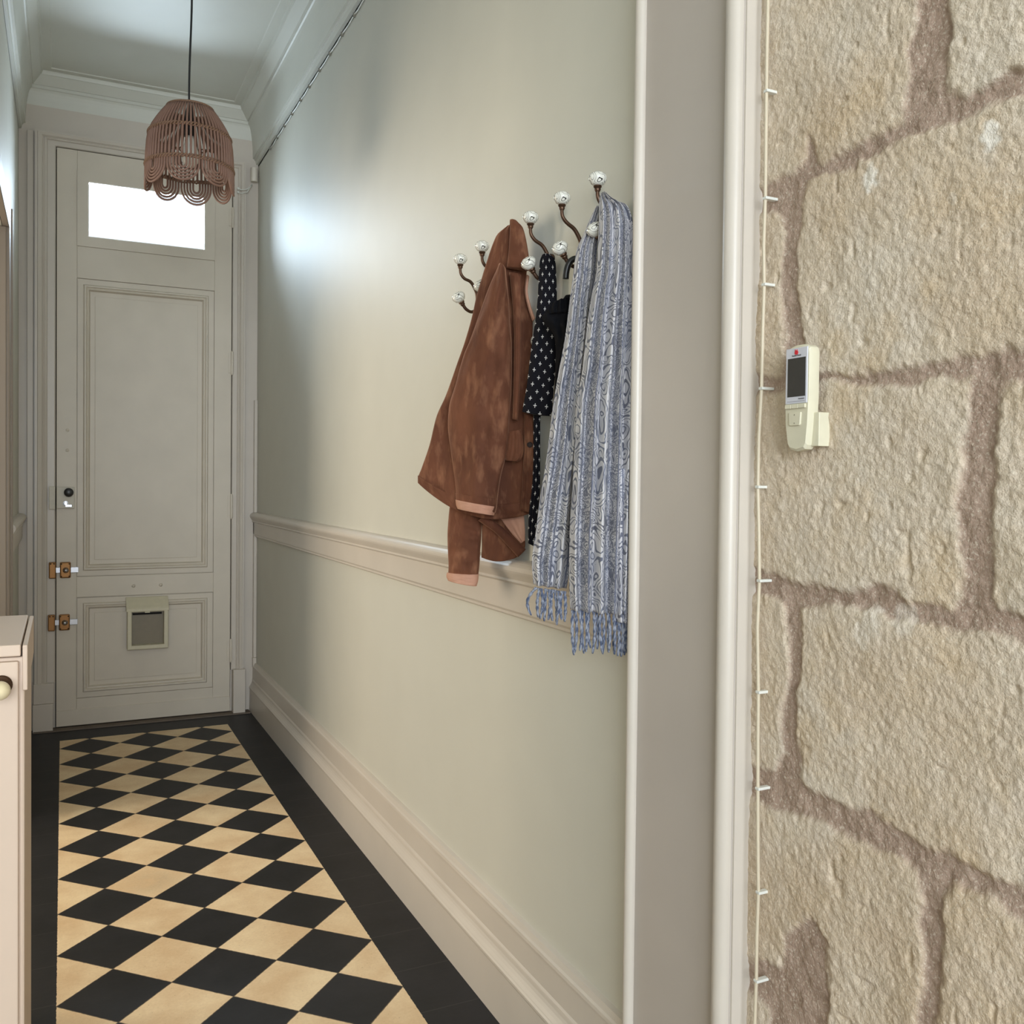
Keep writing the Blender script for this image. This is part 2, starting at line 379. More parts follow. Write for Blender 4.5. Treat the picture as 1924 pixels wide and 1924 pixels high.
# casing round the front door
def frame_sweep(mb, x0, x1, z0, z1, prof, y, open_bottom=False, sw=1.0):
    """prof: list (outward distance, protrusion towards the room)"""
    rs = []
    cs = [(x0, z0, -1, 0 if open_bottom else -1), (x0, z1, -1, 1), (x1, z1, 1, 1), (x1, z0, 1, 0 if open_bottom else -1)]
    for cx, cz, sx, sz in cs: rs.append([(cx+sx*a*(sw if sx < 0 else 1), y-p, cz+sz*a) for a, p in prof])
    mb.sweep(rs, True, open_bottom, not open_bottom)
cp = [(0, -.05), (0, -.002), (.004, .004), (.026, .004), (.028, .012), (.034, .016), (.040, .012), (.044, .020), (.056, .026), (.058, .022), (.066, .022), (.067, -.05)]
cas = MB(); frame_sweep(cas, DXL, DXR, 0.24, DZT, cp, DYF, True, 1.45); cas.build('trim_door_casing', M['trim'], kind='structure')
pl = MB(); pl.box(-.138, -.045, DYF-.045, DYF+.02, 0, .143).box(-.135, -.040, DYF-.036, DYF+.02, .143, .246)
pl.box(DXR+.008, .915, DYF-.045, DYF+.02, 0, .246)
pl.build('trim_plinth_blocks', M['trim'], bevel=.003, kind='structure')
MB().box(-.165, -.136, DYF-.006, DYF+.03, .25, 3.05).build('trim_corner_strip', M['trim'], kind='structure', bevel=.003)
MB().box(DXL-.1, DXR+.1, 5.255, 5.345, 0, .006).build('trim_threshold', plain('worn_threshold', (112, 100, 88), .8), kind='structure')

# pilaster casing at the hall's mouth
PX = .945; YA, YB = 1.149, 1.432
pil = MB().box(PX, XR+.05, YA, YB, 0, ZC); pil.build('trim_pilaster', paint('pilaster_shaded_trim', (186, 177, 168), .4, .025, .06), kind='structure')  # same paint as the trim, darker here: its shade is in the colour
def vbead(name, cx, cy, r, flat=1.0):
    MB().sweep([[(cx+r*flat*math.cos(2*PI*k/20), cy+r*math.sin(2*PI*k/20), z) for k in range(20)] for z in (0, ZC)]).build(name, M['trim'], smooth=True, angle=60, kind='structure')
vbead('trim_bead_far', PX-.003, YB-.003, .0115)
vbead('trim_bead_near', PX-.001, YA+.017, .0165)
MB().box(PX+.002, XR+.05, YA-.004, YA, 0, ZC).build('trim_pilaster_fillet', M['trim'], kind='structure')

# side doorway casing in the left wall
sd = MB(); sd.box(XL-.005, XL+.022, DY1, DY1+.15, 0, DZ+.10).box(XL-.005, XL+.022, DY0-.15, DY0, 0, DZ+.10).box(XL-.005, XL+.022, DY0, DY1, DZ, DZ+.10)
sd.box(XL-.12, XL+.012, DY1-.012, DY1, 0, DZ).box(XL-.12, XL+.012, DY0, DY0+.012, 0, DZ).box(XL+.0, XL+.028, DY1+.12, DY1+.15, 0, DZ+.10)
sd.build('trim_side_door_casing', paint('shaded_casing_paint', (150, 138, 126), .45, .02, .05), kind='structure', bevel=.003)  # grey-brown is shade painted into the casing colour, darker than the other trim

# ------------------------------------------------------------------ stone wall
def px_poly(pts):
    out = []
    for x, y in pts:
        p = atX(x, y, .978); Y, Z = p.y, p.z
        if x >= 1922: Y -= .30
        if y <= 1: Z += .5
        if y >= 1923: Z -= .5
        if x <= 1448 and x < 1446: Y += .05
        out.append((Y, Z))
    return np.array(out)
STONES = [
 [(1436,0),(1718,0),(1713,60),(1703,149),(1697,237),(1657,249),(1613,273),(1572,298),(1546,306),(1528,282),(1514,254),(1508,300),(1492,328),(1456,338),(1436,342)],
 [(1790,0),(1924,0),(1924,125),(1898,137),(1854,165),(1810,189),(1783,173),(1785,60)],
 [(1924,177),(1866,201),(1802,233),(1713,261),(1661,278),(1617,300),(1605,322),(1584,318),(1552,326),(1520,342),(1508,382),(1504,442),(1500,503),(1502,563),(1508,583),(1505,615),(1510,660),(1530,697),(1546,701),(1597,703),(1668,693),(1722,686),(1772,676),(1833,671),(1867,664),(1924,659)],
 [(1436,394),(1460,400),(1472,414),(1477,438),(1468,475),(1464,515),(1470,563),(1466,591),(1472,627),(1470,660),(1464,702),(1436,708)],
 [(1436,738),(1470,735),(1510,724),(1542,718),(1586,716),(1630,718),(1708,722),(1738,713),(1782,710),(1821,707),(1816,752),(1813,786),(1813,843),(1803,880),(1799,911),(1792,938),(1799,965),(1804,1012),(1806,1063),(1801,1090),(1799,1120),(1782,1147),(1755,1140),(1705,1134),(1681,1107),(1647,1097),(1627,1110),(1597,1113),(1559,1110),(1519,1100),(1485,1086),(1455,1076),(1436,1073)],
 [(1877,730),(1870,762),(1868,830),(1865,904),(1863,982),(1867,1039),(1867,1134),(1880,1151),(1924,1154),(1924,711),(1897,716)],
 [(1436,1117),(1448,1117),(1465,1130),(1475,1151),(1480,1184),(1482,1250),(1482,1280),(1474,1313),(1470,1369),(1476,1417),(1456,1445),(1436,1457)],
 [(1505,1147),(1526,1141),(1566,1141),(1614,1141),(1654,1154),(1688,1161),(1749,1178),(1789,1179),(1823,1190),(1924,1195),(1924,1671),(1902,1669),(1874,1659),(1842,1634),(1814,1622),(1761,1598),(1713,1574),(1669,1550),(1633,1526),(1592,1520),(1552,1506),(1516,1486),(1504,1461),(1504,1425),(1498,1369),(1500,1301),(1506,1240)],
 [(1436,1490),(1444,1518),(1492,1530),(1536,1542),(1572,1562),(1613,1578),(1653,1606),(1693,1610),(1721,1634),(1727,1663),(1733,1723),(1735,1803),(1729,1876),(1725,1924),(1552,1924),(1558,1884),(1556,1763),(1536,1727),(1492,1743),(1476,1763),(1464,1819),(1436,1827)],
 [(1790,1663),(1778,1691),(1773,1743),(1771,1803),(1763,1864),(1763,1924),(1924,1924),(1924,1723),(1890,1715),(1866,1683),(1834,1671),(1802,1663)],
 [(1436,1876),(1448,1900),(1450,1924),(1436,1924)],
]
def vnoise(y, z, cell, seed):
    g = np.random.default_rng(seed).random((257, 257)); a = (y/cell) % 256; b = (z/cell) % 256
    i = a.astype(int); j = b.astype(int); fa = a-i; fb = b-j
    fa = fa*fa*(3-2*fa); fb = fb*fb*(3-2*fb)
    return (g[i, j]*(1-fa)*(1-fb)+g[i+1, j]*fa*(1-fb)+g[i, j+1]*(1-fa)*fb+g[i+1, j+1]*fa*fb)-.5
def build_stone():
    ys = np.concatenate([np.linspace(-2.95, -.06, 60)[:-1], np.arange(-.06, .55, .004), np.arange(.55, 1.175, .0026)])
    zs = np.concatenate([np.linspace(0, .4, 16)[:-1], np.arange(.4, .52, .005), np.arange(.52, 2.06, .0028), np.arange(2.06, 2.6, .005), np.linspace(2.605, ZC, 30)])
    Yg, Zg = np.meshgrid(ys, zs, indexing='ij')
    yy = Yg+vnoise(Yg, Zg, .03, 1)*.012+vnoise(Yg, Zg, .008, 2)*.006+20; zz = Zg+vnoise(Yg, Zg, .03, 3)*.012+vnoise(Yg, Zg, .008, 4)*.006
    yy -= 20
    sd = np.full(Yg.shape, -1.0)
    polys = [px_poly(p) for p in STONES]
    for y0, y1, z0, z1 in [(-.25,.32,1.86,2.5),(-.3,.33,1.45,1.82),(-.4,.33,.98,1.41),(-.3,.33,.5,.94)]:
        polys.append(np.array([(y0,z0),(y1,z0),(y1,z1),(y0,z1)]))
    for i in range(8):
        for j in range(7):
            y0 = -2.95+i*.34+(j % 2)*.15; polys.append(np.array([(y0, .03+j*.48), (y0+.31, .03+j*.48), (y0+.31, .47+j*.48), (y0, .47+j*.48)]))
    for i in range(3):
        polys.append(np.array([(.36+i*.3, 2.55), (.63+i*.3, 2.55), (.63+i*.3, 3.0), (.36+i*.3, 3.0)]))
    for P in polys:
        lo = P.min(0)-.04; hi = P.max(0)+.04
        m = (yy > lo[0]) & (yy < hi[0]) & (zz > lo[1]) & (zz < hi[1])
        if not m.any(): continue
        y = yy[m]; z = zz[m]; d = np.full(y.shape, 9.0); ins = np.zeros(y.shape, bool)
        for k in range(len(P)):
            a = P[k]; b = P[(k+1) % len(P)]; e = b-a
            tt = np.clip(((y-a[0])*e[0]+(z-a[1])*e[1])/max(e@e, 1e-12), 0, 1)
            d = np.minimum(d, np.hypot(y-a[0]-tt*e[0], z-a[1]-tt*e[1]))
            c = ((a[1] > z) != (b[1] > z)) & (y < (b[0]-a[0])*(z-a[1])/((b[1]-a[1]) if abs(b[1]-a[1]) > 1e-12 else 1e-12)+a[0])
            ins ^= c
        sd[m] = np.maximum(sd[m], np.where(ins, d, -d))
    q = np.clip((sd+.006)/.012, 0, 1); q = q*q*(3-2*q)
    lump = vnoise(Yg, Zg, .11, 11)*.006+vnoise(Yg, Zg, .03, 12)*.0020+vnoise(Yg, Zg, .009, 13)*.0010
    pit = np.clip(vnoise(Yg, Zg, .017, 14)-.36, 0, 1)*.03
    grit = vnoise(Yg, Zg, .0055, 15)*.0022
    h = .0052*q+lump*q+grit-pit*q+(1-q)*vnoise(Yg, Zg, .02, 16)*.004
    X = .9815-h
    pl = np.zeros(Yg.shape)
    for px, py, r in ((1862, 255, .0165), (1637, 336, .0150), (1790, 375, .008), (1845, 1180, .0), (1700, 1160, .02), (1640, 1165, .02), (1620, 1190, .018)):
        p = atX(px, py, .978); dd = np.hypot(Yg-p.y, (Zg-p.z)*.8)+vnoise(Yg, Zg, .008, 21)*.012
        if r: pl = np.maximum(pl, np.clip((r-dd)/.006, 0, 1)*(1 if py < 360 else .4))
    nY, nZ = Yg.shape
    co = np.stack([X, Yg, Zg], -1).reshape(-1, 3)
    idx = np.arange(nY*nZ).reshape(nY, nZ)
    fc = np.stack([idx[:-1, :-1], idx[:-1, 1:], idx[1:, 1:], idx[1:, :-1]], -1).reshape(-1, 4)
    # wall thickness behind the dressed face
    me = bpy.data.meshes.new('wall_stone'); nv = len(co)
    back = np.array([(1.3, -2.95, 0), (1.3, ys[-1], 0), (1.3, ys[-1], ZC), (1.3, -2.95, ZC)])
    co = np.concatenate([co, back])
    me.vertices.add(len(co)); me.vertices.foreach_set('co', co.ravel())
    fc = np.concatenate([fc, np.array([[nv, nv+1, nv+2, nv+3], [idx[0,0], nv, nv+3, idx[0,-1]], [idx[-1,0], idx[-1,-1], nv+2, nv+1]])])
    nf = len(fc); me.loops.add(nf*4); me.loops.foreach_set('vertex_index', fc.ravel().astype(np.int32))
    me.polygons.add(nf); me.polygons.foreach_set('loop_start', np.arange(0, nf*4, 4, dtype=np.int32))
    me.polygons.foreach_set('use_smooth', [True]*(nf-3)+[False]*3)
    me.update(); me.validate()
    at = me.color_attributes.new('stone', 'FLOAT_COLOR', 'POINT')
    c = np.zeros((len(co), 4)); c[:nv, 0] = q.ravel(); c[:nv, 1] = pl.ravel(); c[:, 3] = 1
    at.data.foreach_set('color', c.ravel())
    me.materials.append(M['stone'])
    o = bpy.data.objects.new('wall_stone', me); COL.objects.link(o); o['kind'] = 'structure'
build_stone()

# ------------------------------------------------------------------ front door
door = empty('door_1', (DXL, DYF, 0), kind='structure')
def dpart(mb, name, mat, par=door, **kw):
    o = mb.build(name, mat, None, **kw); o.parent = par
    o.matrix_parent_inverse = Matrix.Translation(-Vector((DXL, DYF, 0))) if par is door else Matrix()
    return o
F = DYF
leaf = MB(); g = .004
xs = [DXL+g, .0640, .7460, DXR-g]
leaf.box(xs[0], xs[1], F, F+.045, .012, DZT-g).box(xs[2], xs[3], F, F+.045, .012, DZT-g)
for z0, z1 in ((.012, .1505), (.678, .786), (2.331, 2.4955), (2.882, DZT-g)): leaf.box(xs[1], xs[2], F, F+.045, z0, z1)
leaf.box(xs[1], xs[2], F+.013, F+.035, .15, .68).box(xs[1], xs[2], F+.013, F+.035, .78, 2.333)
leaf.box(xs[0], xs[3], F-.007, F, .012, .094)
dpart(leaf, 'door_leaf', M['door'], bevel=.002)
back = MB().box(DXL, DXR, F+.05, F+.055, 0, 2.495).box(DXL, .06, F+.05, F+.055, 2.495, DZT).box(.745, DXR, F+.05, F+.055, 2.495, DZT).box(.06, .745, F+.05, F+.055, 2.884, DZT); dpart(back, 'gap_shade_backing', M['gap'])  # near-black backing behind the leaf, shade of the gaps put into its colour
mp_ = [(0, 0), (-.0006, -.009), (-.0034, -.009), (-.004, -.0015), (-.030, -.0015), (-.032, .004), (-.036, .009), (-.042, .009), (-.046, .003), (-.050, .006), (-.056, .004), (-.060, -.008), (-.063, -.013), (-.063, -.02), (0, -.02)]
for z0, z1 in ((.1505, .678), (.786, 2.331)):
    mm = MB(); frame_sweep(mm, xs[1], xs[2], z0, z1, mp_, F); 
    dpart(mm, 'panel_moulding', M['door'])
    rf = MB().box(xs[1]+.085, xs[2]-.085, F+.0095, F+.02, z0+.085, z1-.085); dpart(rf, 'raised_field', M['door'], bevel=.002)
wfr = MB()
frame_sweep(wfr, .0640, .7460, 2.4955, 2.882, [(0, 0), (0, .006), (-.05, .006), (-.0545, .002), (-.0545, -.035), (0, -.035)], F)
dpart(wfr, 'window_frame', M['door'])
dpart(MB().box(.118, .688, F+.018, F+.022, 2.548, 2.829), 'window_pane', M['glass'])
for z0, z1 in ((2.685, 2.797), (1.876, 2.008), (1.081, 1.2195), (.283, .414)):
    zc = (z0+z1)/2; hh = (z1-z0)/2
    hb = MB().lathe([(0, -hh), (.004, -hh), (.006, -hh+.004), (.0075, -hh+.010), (.0075, -.001), (.0066, 0), (.0075, .001), (.0075, hh-.010), (.006, hh-.004), (.004, hh), (0, hh)], (DXR-.001, F-.008, zc), n=14)
    hb.box(DXR-.02, DXR, F-.004, F, z0+.01, z1-.01)
    dpart(hb, 'hinge', M['door'], smooth=True, angle=40)
# rim lock with black knob
lk = MB().box(-.0645, -.036, F-.026, F, 1.137, 1.254).box(-.030, .054, F-.020, F, 1.141, 1.252)
lk = dpart(lk, 'rim_lock', plain('lock_paint', (196, 188, 170), .4), bevel=.002)
INV = Matrix.Translation(-Vector((DXL, DYF, 0)))
def sub(mb, name, mat, par, **kw):
    o = mb.build(name, mat, None, **kw); o.parent = par; return o
sub(MB().lathe([(0, 0), (.010, 0), (.010, .012), (.021, .016), (.023, .024), (.021, .031), (.012, .035), (0, .035)], (.0265, F-.02, 1.224), (0, -1, 0), 24), 'lock_knob', M['black'], lk, smooth=True, angle=50)
sub(MB().lathe([(0, 0), (.013, 0), (.013, .003), (.006, .004), (.006, .010), (0, .010)], (.012, F-.02, 1.166), (0, -1, 0), 20).box(.012, .040, F-.030, F-.024, 1.150, 1.160), 'thumb_turn', M['steel'], lk, smooth=True, angle=40)
for zc in (.8235, .5535):
    dx = 0 if zc > .7 else -.004
    bo = MB()
    bo.box(-.014+dx, .037+dx, F-.024, F, zc-.041, zc+.041)
    bo = dpart(bo, 'bolt_case', M['brass'], bevel=.006)
    sub(MB().box(-.034+dx, .073+dx, F-.014, F-.006, zc-.014, zc+.014), 'bolt_bar', M['steel'], bo, bevel=.001)
    sub(MB().lathe([(0, 0), (.014, 0), (.0145, .004), (.011, .008), (.008, .016), (.0075, .022), (.004, .025), (0, .025)], (.0135+dx, F-.024, zc), (0, -1, 0), 20), 'bolt_knob', M['steel'], bo, smooth=True, angle=50)
    for sx in (-.0065, .0295):
        for sz in (-.032, .032):
            sub(MB().lathe([(0, 0), (.0035, 0), (.003, .0015), (0, .0015)], (sx+dx, F-.024, zc+sz), (0, -1, 0), 10), 'screw', M['gap'], bo)
    kp = dpart(MB().box(-.065+dx, -.032+dx, F-.024, F+.01, zc-.042, zc+.042), 'bolt_keeper', M['brass'], bevel=.005)
    for sx in (-.056, -.041):
        sub(MB().lathe([(0, 0), (.0035, 0), (.003, .0015), (0, .0015)], (sx+dx, F-.024, zc+.034), (0, -1, 0), 10), 'screw', M['gap'], kp)
for x, z in ((.0205, 1.545), (.0205, 1.441)):
    dpart(MB().lathe([(0, 0), (.009, 0), (.009, .003), (.004, .005), (0, .005)], (x, F, z), (0, -1, 0), 16), 'bolt_head', M['door'], smooth=True, angle=40)
for x, z in ((.339, .727), (.4745, .7275)):
    dpart(MB().lathe([(0, 0), (.010, 0), (.008, .005), (0, .006)], (x, F, z), (.3, -1, -.5), 12), 'screw_cap', M['door'], smooth=True)
# cat flap
cf = empty('cat_flap', (0, 0, 0)); cf.parent = door; cf.matrix_parent_inverse = INV
CX0, CX1, CZ0, CZ1 = .303, .508, .396, .600; fy = F-.062
fr = MB(); frame_sweep(fr, CX0+.024, CX1-.022, CZ0+.022, CZ1-.006, [(0, -.055), (0, .0), (.003, .003), (.019, .003), (.022, 0), (.022, -.055)], fy)
sub(fr, 'flap_frame', M['flap'], cf, bevel=.001)
sub(MB().prism([(fy-.004, CZ1+.012), (fy-.004, CZ1-.002), (F-.002, CZ1-.002), (F-.002, .668), (F-.012, .668), (fy+.002, CZ1+.020)], CX0-.003, CX1+.003, 'x'), 'flap_hood', M['flap'], cf, bevel=.002)
sub(MB().box(CX0+.02, CX1-.018, F-.016, F-.010, CZ0+.02, CZ1-.006), 'flap_leaf', plain('smoky_flap', (128, 118, 98), .4), cf)
sub(MB().box(CX0+.03, CX1-.03, F-.030, F-.020, CZ1-.024, CZ1-.016), 'flap_hinge_bar', M['gap'], cf)
sub(MB().box(CX0+.088, CX0+.112, fy-.008, fy, CZ1-.010, CZ1-.004), 'flap_catch', M['flap'], cf)

# cabling near the door
trk = MB().box(.962, XR, 5.300, 5.33, .30, 1.745); trk.box(.960, XR, 5.298, 5.33, .250, .30)
trk.build('cable_trunking', M['trim'], label='white vertical cable trunking in the corner right of the front door', cat='cable trunking', bevel=.004)
sn = MB().lathe([(0, 0), (.017, 0), (.019, .004), (.019, .075), (0, .075)], (.953, 5.30, 2.952), n=18)
s0 = sn.build('door_chime', M['white'], smooth=True, angle=40, label='small white cylinder box high in the corner above the front door', cat='chime')
pts = [(.865, F-.024, 2.900), (.880, F-.03, 2.893), (.905, F-.035, 2.897), (.925, F-.032, 2.91), (.940, 5.295, 2.93)]
cb = MB().tube(pts, .0028, 6); cb.box(.860, .870, F-.028, F-.018, 2.894, 2.906).box(.860, .870, F-.028, F-.018, 2.874, 2.886)
cb.tube([(.866, F-.024, 2.878), (.884, F-.03, 2.874), (.912, F-.035, 2.885), (.940, 5.295, 2.935)], .0028, 6)
cb.build('sensor_cable', M['cablew'], smooth=True, label='short white looped cable between door casing and white corner box', cat='cable')
# cable pinned under the cornice
cc = empty('cornice_cable', (XR-.004, 3.0, 3.04), 'thin pale cable clipped along the wall under the right cornice', 'cable')
cpx = [(380+a/5.66, b/5.66) for a, b in ((1700, 0), (1620, 130), (1490, 345), (1360, 550), (1250, 740), (1140, 910), (1050, 1055), (957, 1205), (877, 1330), (800, 1470), (725, 1585))]
pp = [atX(x, y+1.5, XR-.004) for x, y in cpx]
def child(mb, name, mat, par, **kw):
    o = mb.build(name, mat, None, **kw); o.parent = par; o.matrix_parent_inverse = Matrix.Translation(-par.location); return o
zz = 3.037
path = [(XR-.004, 1.6, zz)]
for i, p in enumerate(pp):
    path.append((XR-.004, p.y, zz))
    if i < len(pp)-1: path.append((XR-.004, (p.y+pp[i+1].y)/2, zz-.004))
child(MB().tube(path, .0032, 6), 'cable', M['cablew'], cc, smooth=True)
for p in pp[1:]:
    child(MB().box(XR-.010, XR, p.y-.003, p.y+.003, zz-.009, zz+.006), 'cable_clip', plain('clip_grey', (120, 116, 104), .5) if 'clip' not in M else M['clip'], cc)
    M['clip'] = bpy.data.materials['clip_grey']
# cable along the stone wall
sc_ = empty('wall_cable', (XR-.006, 1.142, 0), 'cream vertical cable pinned between pilaster and stone wall', 'cable')
cl = [(1444, -60), (1443, 0), (1441, 100), (1440, 172), (1439, 280), (1438, 373), (1435, 460), (1436, 535), (1433, 630), (1431, 730), (1426, 820), (1424, 915), (1426, 1000), (1427, 1091), (1423, 1180), (1425, 1300), (1424, 1390), (1424, 1481), (1424, 1580), (1425, 1676), (1422, 1760), (1421, 1842), (1418, 1924), (1416, 1990)]
pth = [atX(x, y, .962) for x, y in cl]
pth = [Vector((p.x, p.y, p.z)) for p in pth]
child(MB().tube(pth, .0028, 8), 'cable', M['cable'], sc_, smooth=True)
for i in (3, 5, 7, 9, 11, 13, 15, 17, 19, 21):
    p = pth[i]; child(MB().box(p.x-.0035, XR+.002, p.y-.006, p.y+.0032, p.z-.0022, p.z+.0022), 'cable_clip', M['cablew'], sc_, bevel=.001)

# ------------------------------------------------------------------ cabinet
cab = empty('cabinet', (-.3, 1.73, 0), 'white painted cabinet with a porcelain knob at the left edge of the photo', 'cabinet')
CA = -.0475
child(MB().box(-.62, CA-.004, 1.572, 1.90, 0, 1.030), 'body', M['cabinet'], cab, bevel=.003)
child(MB().box(-.625, CA-.009, 1.564, 1.90, 1.032, 1.0495), 'cabinet_top', M['cabinet'], cab, bevel=.002)
child(MB().box(CA-.007, CA, 1.566, 1.895, .98, 1.048), 'edge_strip', M['cabinet'], cab, bevel=.0015)
child(MB().box(-.60, CA-.012, 1.560, 1.572, .05, 1.025), 'cabinet_door', M['cabinet'], cab, bevel=.002)
kb = child(MB().lathe([(0, 0), (.0142, 0), (.0148, .003), (.0125, .005), (.0125, .006), (.009, .008), (.0065, .012), (.0065, .035), (0, .035)], (-.0815, 1.560, .992), (0, -1, 0), 24), 'knob_rosette', M['bronze'], cab, smooth=True, angle=40)
child(MB().lathe([(0, .026), (.006, .026), (.0115, .032), (.014, .042), (.0125, .051), (.0085, .057), (.003, .060), (0, .0602)], (-.0815, 1.560, .992), (0, -1, 0), 28), 'cabinet_knob', plain('cream_porcelain', (226, 210, 172), .2), cab, smooth=True)

# ------------------------------------------------------------------ pendant lamp
LX, LY = .39, 3.365
lamp = empty('pendant_lamp', (LX, LY, 2.56), 'rattan pendant lamp with scalloped rim hanging from a black cord', 'lamp')
cordp = [(LX+.004*math.sin(z*9), LY, z) for z in np.linspace(2.56, ZC, 26)]
cordp[0] = (LX, LY, 2.56)
child(MB().tube(cordp, .0035, 8), 'cord', M['black'], lamp, smooth=True)
child(MB().lathe([(0, 0), (.045, 0), (.05, -.012), (.05, -.022), (0, -.022)][::-1], (LX, LY, ZC), n=24), 'ceiling_rose', M['white'], lamp, smooth=True, angle=40)
child(MB().lathe([(0, .02), (.010, .02), (.016, .0), (.020, -.03), (.020, -.085), (0, -.085)], (LX, LY, 2.555), n=20), 'lamp_socket', M['black'], lamp, smooth=True, angle=40)
child(MB().lathe([(0, 0), (.013, 0), (.014, -.012), (.022, -.035), (.030, -.062), (.028, -.085), (.018, -.102), (0, -.108)], (LX, LY, 2.472), n=24), 'light_bulb', M['bulb'], lamp, smooth=True)
def lr(z):      # shade radius by height
    P = [(2.56, .076), (2.535, .095), (2.50, .118), (2.47, .132), (2.43, .138), (2.36, .142), (2.28, .144)]
    for (z0, ra), (z1, rb) in zip(P, P[1:]):
        if z >= z1: return ra+(rb-ra)*(z0-z)/(z0-z1)
    return P[-1][1]
def lp(a, z, dr=0): r = lr(z)+dr; return (LX+r*math.cos(a), LY+r*math.sin(a), z)
ribs = MB(); NR = 64
for k in range(NR):
    a = 2*PI*k/NR
    ribs.tube([lp(a, z) for z in (2.56, 2.54, 2.515, 2.49, 2.465, 2.435, 2.40, 2.355)], .0040, 6)
child(ribs, 'shade_ribs', M['rattan'], lamp, smooth=True)
def ring(z, rad, dr=0): return MB().tube([lp(2*PI*k/48, z, dr) for k in range(48)], rad, 8, True)
child(ring(2.562, .0055), 'top_ring', M['rattan_d'], lamp, smooth=True)
for z in (2.468, 2.360):
    wb = MB()
    for ph in (0, 1):
        wb.tube([lp(2*PI*k/240, z+.006*math.sin(2*PI*k/6+ph*PI), .0035*math.cos(2*PI*k/6+ph*PI)+.001) for k in range(240)], .0026, 5, True)
    child(wb, 'weave_band', M['rattan_d'], lamp, smooth=True)
for k in range(8):
    a0 = 2*PI*(k+.5)/8+.12; pt = MB()
    for w_ in (.0515, .0415, .0315, .0215, .0115):
        da = w_/.1435; zc = 2.335; dz = w_*1.02+.002
        pts = [lp(a0-da, 2.364), lp(a0-da, zc+.012)]+[lp(a0-da*math.cos(PI*q/14), zc-dz*math.sin(PI*q/14)) for q in range(15)]+[lp(a0+da, zc+.012), lp(a0+da, 2.364)]
        pt.tube(pts, .0038, 6)
    child(pt, 'scallop', M['rattan'], lamp, smooth=True)

# ------------------------------------------------------------------ coat hooks
def knob(mbk, c, axis, s=1.0):
    return mbk.lathe([(0, 0), (.006*s, .0), (.0118*s, .0035*s), (.0160*s, .0105*s), (.0162*s, .0150*s), (.0130*s, .0205*s), (.0070*s, .0240*s), (0, .0248*s)], c, axis, 28)
def bez(p, n=12):
    p = [Vector(q) for q in p]; out = []
    for i in range(len(p)-1):
        a = p[max(i-1, 0)]; b = p[i]; c = p[i+1]; d = p[min(i+2, len(p)-1)]
        for k in range(n):
            t_ = k/n; out.append(.5*((2*b)+(c-a)*t_+(2*a-5*b+4*c-d)*t_*t_+(-a+3*b-3*c+d)*t_**3))
    out.append(p[-1]); return out
def coat_hook(up, lo, label, s=1.0, KX=.925):
    kc = atX(*up, KX); Y = kc.y; lc = atX(*lo, KX+.001)
    zu, zl = kc.z, lc.z; zm = zl+.004
    o = empty('coat_hook', (XR, Y, zm), label, 'coat hook', 'porcelain knobbed coat hooks')
    child(MB().lathe([(0, 0), (.013, 0), (.0135, .003), (.011, .006), (0, .006)], (XR, Y, zm+.012), (-1, 0, 0), 18).sweep(
        [[(XR-.006+.006*i, Y+.008*math.cos(2*PI*k/14), zm-.006+.032*math.sin(2*PI*k/14)) for k in range(14)] for i in (0, 1)]), 'wall_plate', M['bronze'], o, smooth=True, angle=40)
    arm = bez([(XR-.006, Y, zm-.004), (XR-.009, Y, zm+.016), (XR-.024, Y, zm+.040), (KX+.011, Y, zu-.044), (KX+.001, Y, zu-.031), (KX, Y, zu-.014)])
    child(MB().tube(arm, [.0046-.0010*i/len(arm) for i in range(len(arm))], 10), 'upper_arm', M['bronze'], o, smooth=True)
    dl = Vector((-.55, 0, .84)).normalized(); base = Vector((KX+.006, Y, zl-.012))
    low = bez([(XR-.006, Y, zm+.004), (XR-.008, Y, zm-.026), (XR-.022, Y, zm-.036), (XR-.038, Y, zm-.030), base])
    child(MB().tube(low, .0042, 10), 'lower_arm', M['bronze'], o, smooth=True)
    for c, ax in ((Vector((KX, Y, zu-.0125)), Vector((0, 0, 1))), (base+dl*.001, dl)):
        child(MB().lathe([(0, -.008), (.0045, -.008), (.0065, -.004), (.0058, -.002), (.0082, .001), (.0072, .005), (0, .005)], c, ax, 18), 'collar', M['bronze'], o, smooth=True, angle=50)
        k = knob(MB(), (0, 0, 0), (0, 0, 1), 1.1).build('knob', M['porc'], smooth=True); k.parent = o
        k.rotation_euler = ax.to_track_quat('Z', 'Y').to_euler(); k.location = c+ax*.003-o.location
    return o
H = [((865, 490), (862, 562), 'coat hook farthest along the wall, empty, left of the brown jacket'),
     ((906, 466), (897, 543), 'coat hook partly behind the left edge of the brown velvet jacket'),
     ((997, 412), (995, 498), 'coat hook between brown jacket and pale scarf, holding black cross-patterned cloth'),
     ((1056, 376), (1053, 470), 'coat hook left of the paisley scarf with a black handle hung on it'),
     ((1123, 340), (1112, 439), 'highest coat hook in the photo, holding the grey blue paisley scarf')]
HO = [coat_hook(*h) for h in H]
p = atX(1002, 640, .955)
wk = empty('porcelain_peg', (XR, p.y, p.z), 'small white knob on the wall, peeping out left of the black patterned cloth', 'knob')
child(MB().lathe([(0, 0), (.006, 0), (.005, .012), (0, .012)], (XR, p.y, p.z), (-1, 0, 0), 12), 'stem', M['bronze'], wk, smooth=True)
child(knob(MB(), (XR-.010, p.y, p.z), (-1, 0, 0), .8), 'knob_head', M['porc'], wk, smooth=True)

